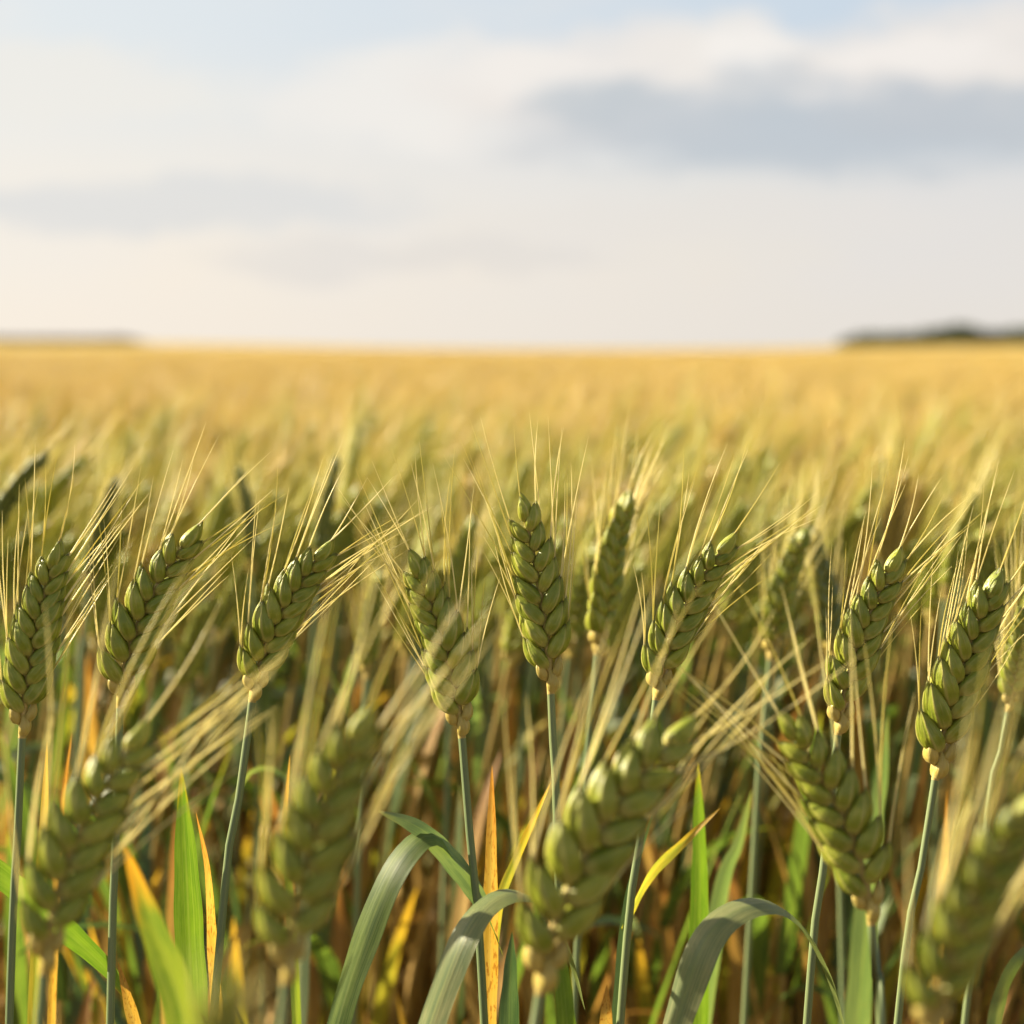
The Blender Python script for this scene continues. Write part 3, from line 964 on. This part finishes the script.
# leafy shoots without an ear, low between the stalks just behind the sharp row
LOWLAB = 'blurred leafy shoot without an ear, low between the wheat stems'
SHOOT = []
for i in range(8):
    rnd = random.Random(300 + i)
    kids = []
    mb = MB()
    P = spline([(0, 0, 0), (.004, .003, .25), (.01, 0, .50 + rnd.uniform(-.05, .03))], 10)
    tube(mb, P, np.linspace(.0027, .0017, 10), 6, rnd.choice((STEM, STEM_DRY, STEM_DRY)))
    kids.append(('stem', mb.mesh('stem')))
    for q, (pi, ms) in enumerate(((9, (LEAF, LEAF_OLD, LEAF_BROWN, LEAF_DARK)), (7, (LEAF_OLD, LEAF_DARK, LEAF_YEL, LEAF_BROWN)), (5, (LEAF_BROWN, LEAF_BROWN, LEAF_OLD)))):
        mb = MB()
        a = rnd.uniform(0, 6.28)
        blade(mb, leaf_arc(P[pi], a, rnd.uniform(.17, .24), R(rnd.uniform(2, 14)), R(rnd.choice((rnd.uniform(8, 35), rnd.uniform(8, 35), rnd.uniform(60, 130)))), 14, rnd.uniform(-.5, .5)), rnd.uniform(.010, .015),
              (-math.sin(a), math.cos(a), 0), rnd.choice(ms), .2, rnd.uniform(-1, 1), 5, .05)
        kids.append(('leaf', mb.mesh('leaf')))
    SHOOT.append(kids)
count = 0
while count < 95:
    y = math.sqrt(random.uniform(1.25 ** 2, 1.85 ** 2))
    x = random.uniform(-.29, .29) * y
    if not free_spot(x, y, .022):
        continue
    th = bpy.data.objects.new('wheat_shoot', None)
    C.objects.link(th)
    th.empty_display_size = .05
    th.location = (x, y, 0)
    th.rotation_euler = (random.gauss(0, .05), random.gauss(0, .05), random.uniform(0, 6.28))
    sc = random.uniform(.9, 1.06)
    th.scale = (sc, sc, sc)
    tag(th, LOWLAB, 'wheat shoot', 'leafy shoots low between the stems')
    for name, me in SHOOT[count % 8]:
        link(name, me, th)
    count += 1

# ------------------------------------------------------------------ the rest of the crop: too many to count
tpl = bpy.data.collections.new('stalk_patterns')
for i, (parts, ripe) in enumerate(PAT):
    mb = MB()
    stem, ear, awns, leaves = parts
    I = Matrix.Identity(4)
    for q in (stem, ear, awns, *leaves):
        mb.add(q, I)
    o = bpy.data.objects.new('stalk_pattern_%02d' % i, mb.mesh('stalk_pattern'))
    tpl.objects.link(o)


def scatter_points():
    P, idx = [], []

    def ring(r0, r1, a0, a1, dens, gold):
        nn = int((r1 * r1 - r0 * r0) / 2 * (a1 - a0) * dens)
        r = np.sqrt(rng.uniform(r0 * r0, r1 * r1, nn))
        a = rng.uniform(a0, a1, nn)
        x, y = r * np.sin(a), r * np.cos(a)
        P.append(np.stack([x, y, height(x, y)], 1))
        rp = rng.random(nn) < gold(r)
        idx.append(np.where(rp, rng.integers(6, 10, nn), rng.integers(0, 6, nn)))
    gold = lambda r: np.clip(0.15 + (r - 1.7) / 2.9, 0.15, 0.97)
    ring(2.0, 4, -.33, .33, 500, gold)
    ring(4, 9, -.33, .33, 260, gold)
    ring(9, 24, -.33, .33, 110, gold)
    ring(24, 60, -.33, .33, 40, gold)
    ring(1.55, 5, -2.2, -.33, 130, gold)        # beside the view, on the sun's side
    ring(5, 16, -2.0, -.33, 60, gold)
    ring(16, 40, -1.2, -.33, 25, gold)
    ring(1.0, 5, .33, 1.6, 160, gold)
    ring(5, 16, .33, 1.3, 60, gold)
    ring(16, 40, .33, 1.2, 25, gold)
    return np.concatenate(P), np.concatenate(idx)


P, idx = scatter_points()
N = len(P)
me = bpy.data.meshes.new('wheat_crop')
me.vertices.add(N)
me.vertices.foreach_set('co', P.astype(np.float32).ravel())
at_i = me.attributes.new('idx', 'INT', 'POINT')
at_i.data.foreach_set('value', idx.astype(np.int32))
rot = np.stack([rng.normal(0, .05, N), rng.normal(0, .05, N), rng.uniform(-1.1, 1.1, N)], 1)
at_r = me.attributes.new('rot', 'FLOAT_VECTOR', 'POINT')
at_r.data.foreach_set('vector', rot.astype(np.float32).ravel())
at_s = me.attributes.new('scl', 'FLOAT', 'POINT')
at_s.data.foreach_set('value', np.clip(rng.normal(.958, .02, N), .9, 1.0).astype(np.float32))
crop = link('wheat_crop', me)
tag(crop, 'dense bearded wheat turning from green to gold behind the nearer stalks', 'wheat crop', kind='stuff')
ng = bpy.data.node_groups.new('crop_scatter', 'GeometryNodeTree')
ng.interface.new_socket('Geometry', in_out='INPUT', socket_type='NodeSocketGeometry')
ng.interface.new_socket('Geometry', in_out='OUTPUT', socket_type='NodeSocketGeometry')
g = Nodes(ng)
gi, go = g.new('NodeGroupInput'), g.new('NodeGroupOutput')
ci = g.new('GeometryNodeCollectionInfo')
ci.inputs[0].default_value = tpl
ci.inputs[1].default_value = True
ci.inputs[2].default_value = True
iop = g.new('GeometryNodeInstanceOnPoints')
iop.inputs['Pick Instance'].default_value = True


def named(nm, ty):
    a_ = g.new('GeometryNodeInputNamedAttribute', data_type=ty)
    a_.inputs['Name'].default_value = nm
    return [s for s in a_.outputs if s.enabled and s.name == 'Attribute'][0]


g.link(gi.outputs[0], iop.inputs['Points'])
g.link(ci.outputs[0], iop.inputs['Instance'])
g.link(named('idx', 'INT'), iop.inputs['Instance Index'])
e2r = g.new('FunctionNodeEulerToRotation')
g.link(named('rot', 'FLOAT_VECTOR'), e2r.inputs[0])
g.link(e2r.outputs[0], iop.inputs['Rotation'])
g.link(named('scl', 'FLOAT'), iop.inputs['Scale'])
g.link(iop.outputs[0], go.inputs[0])
md = crop.modifiers.new('crop_scatter', 'NODES')
md.node_group = ng
print('stalks in the crop:', N)
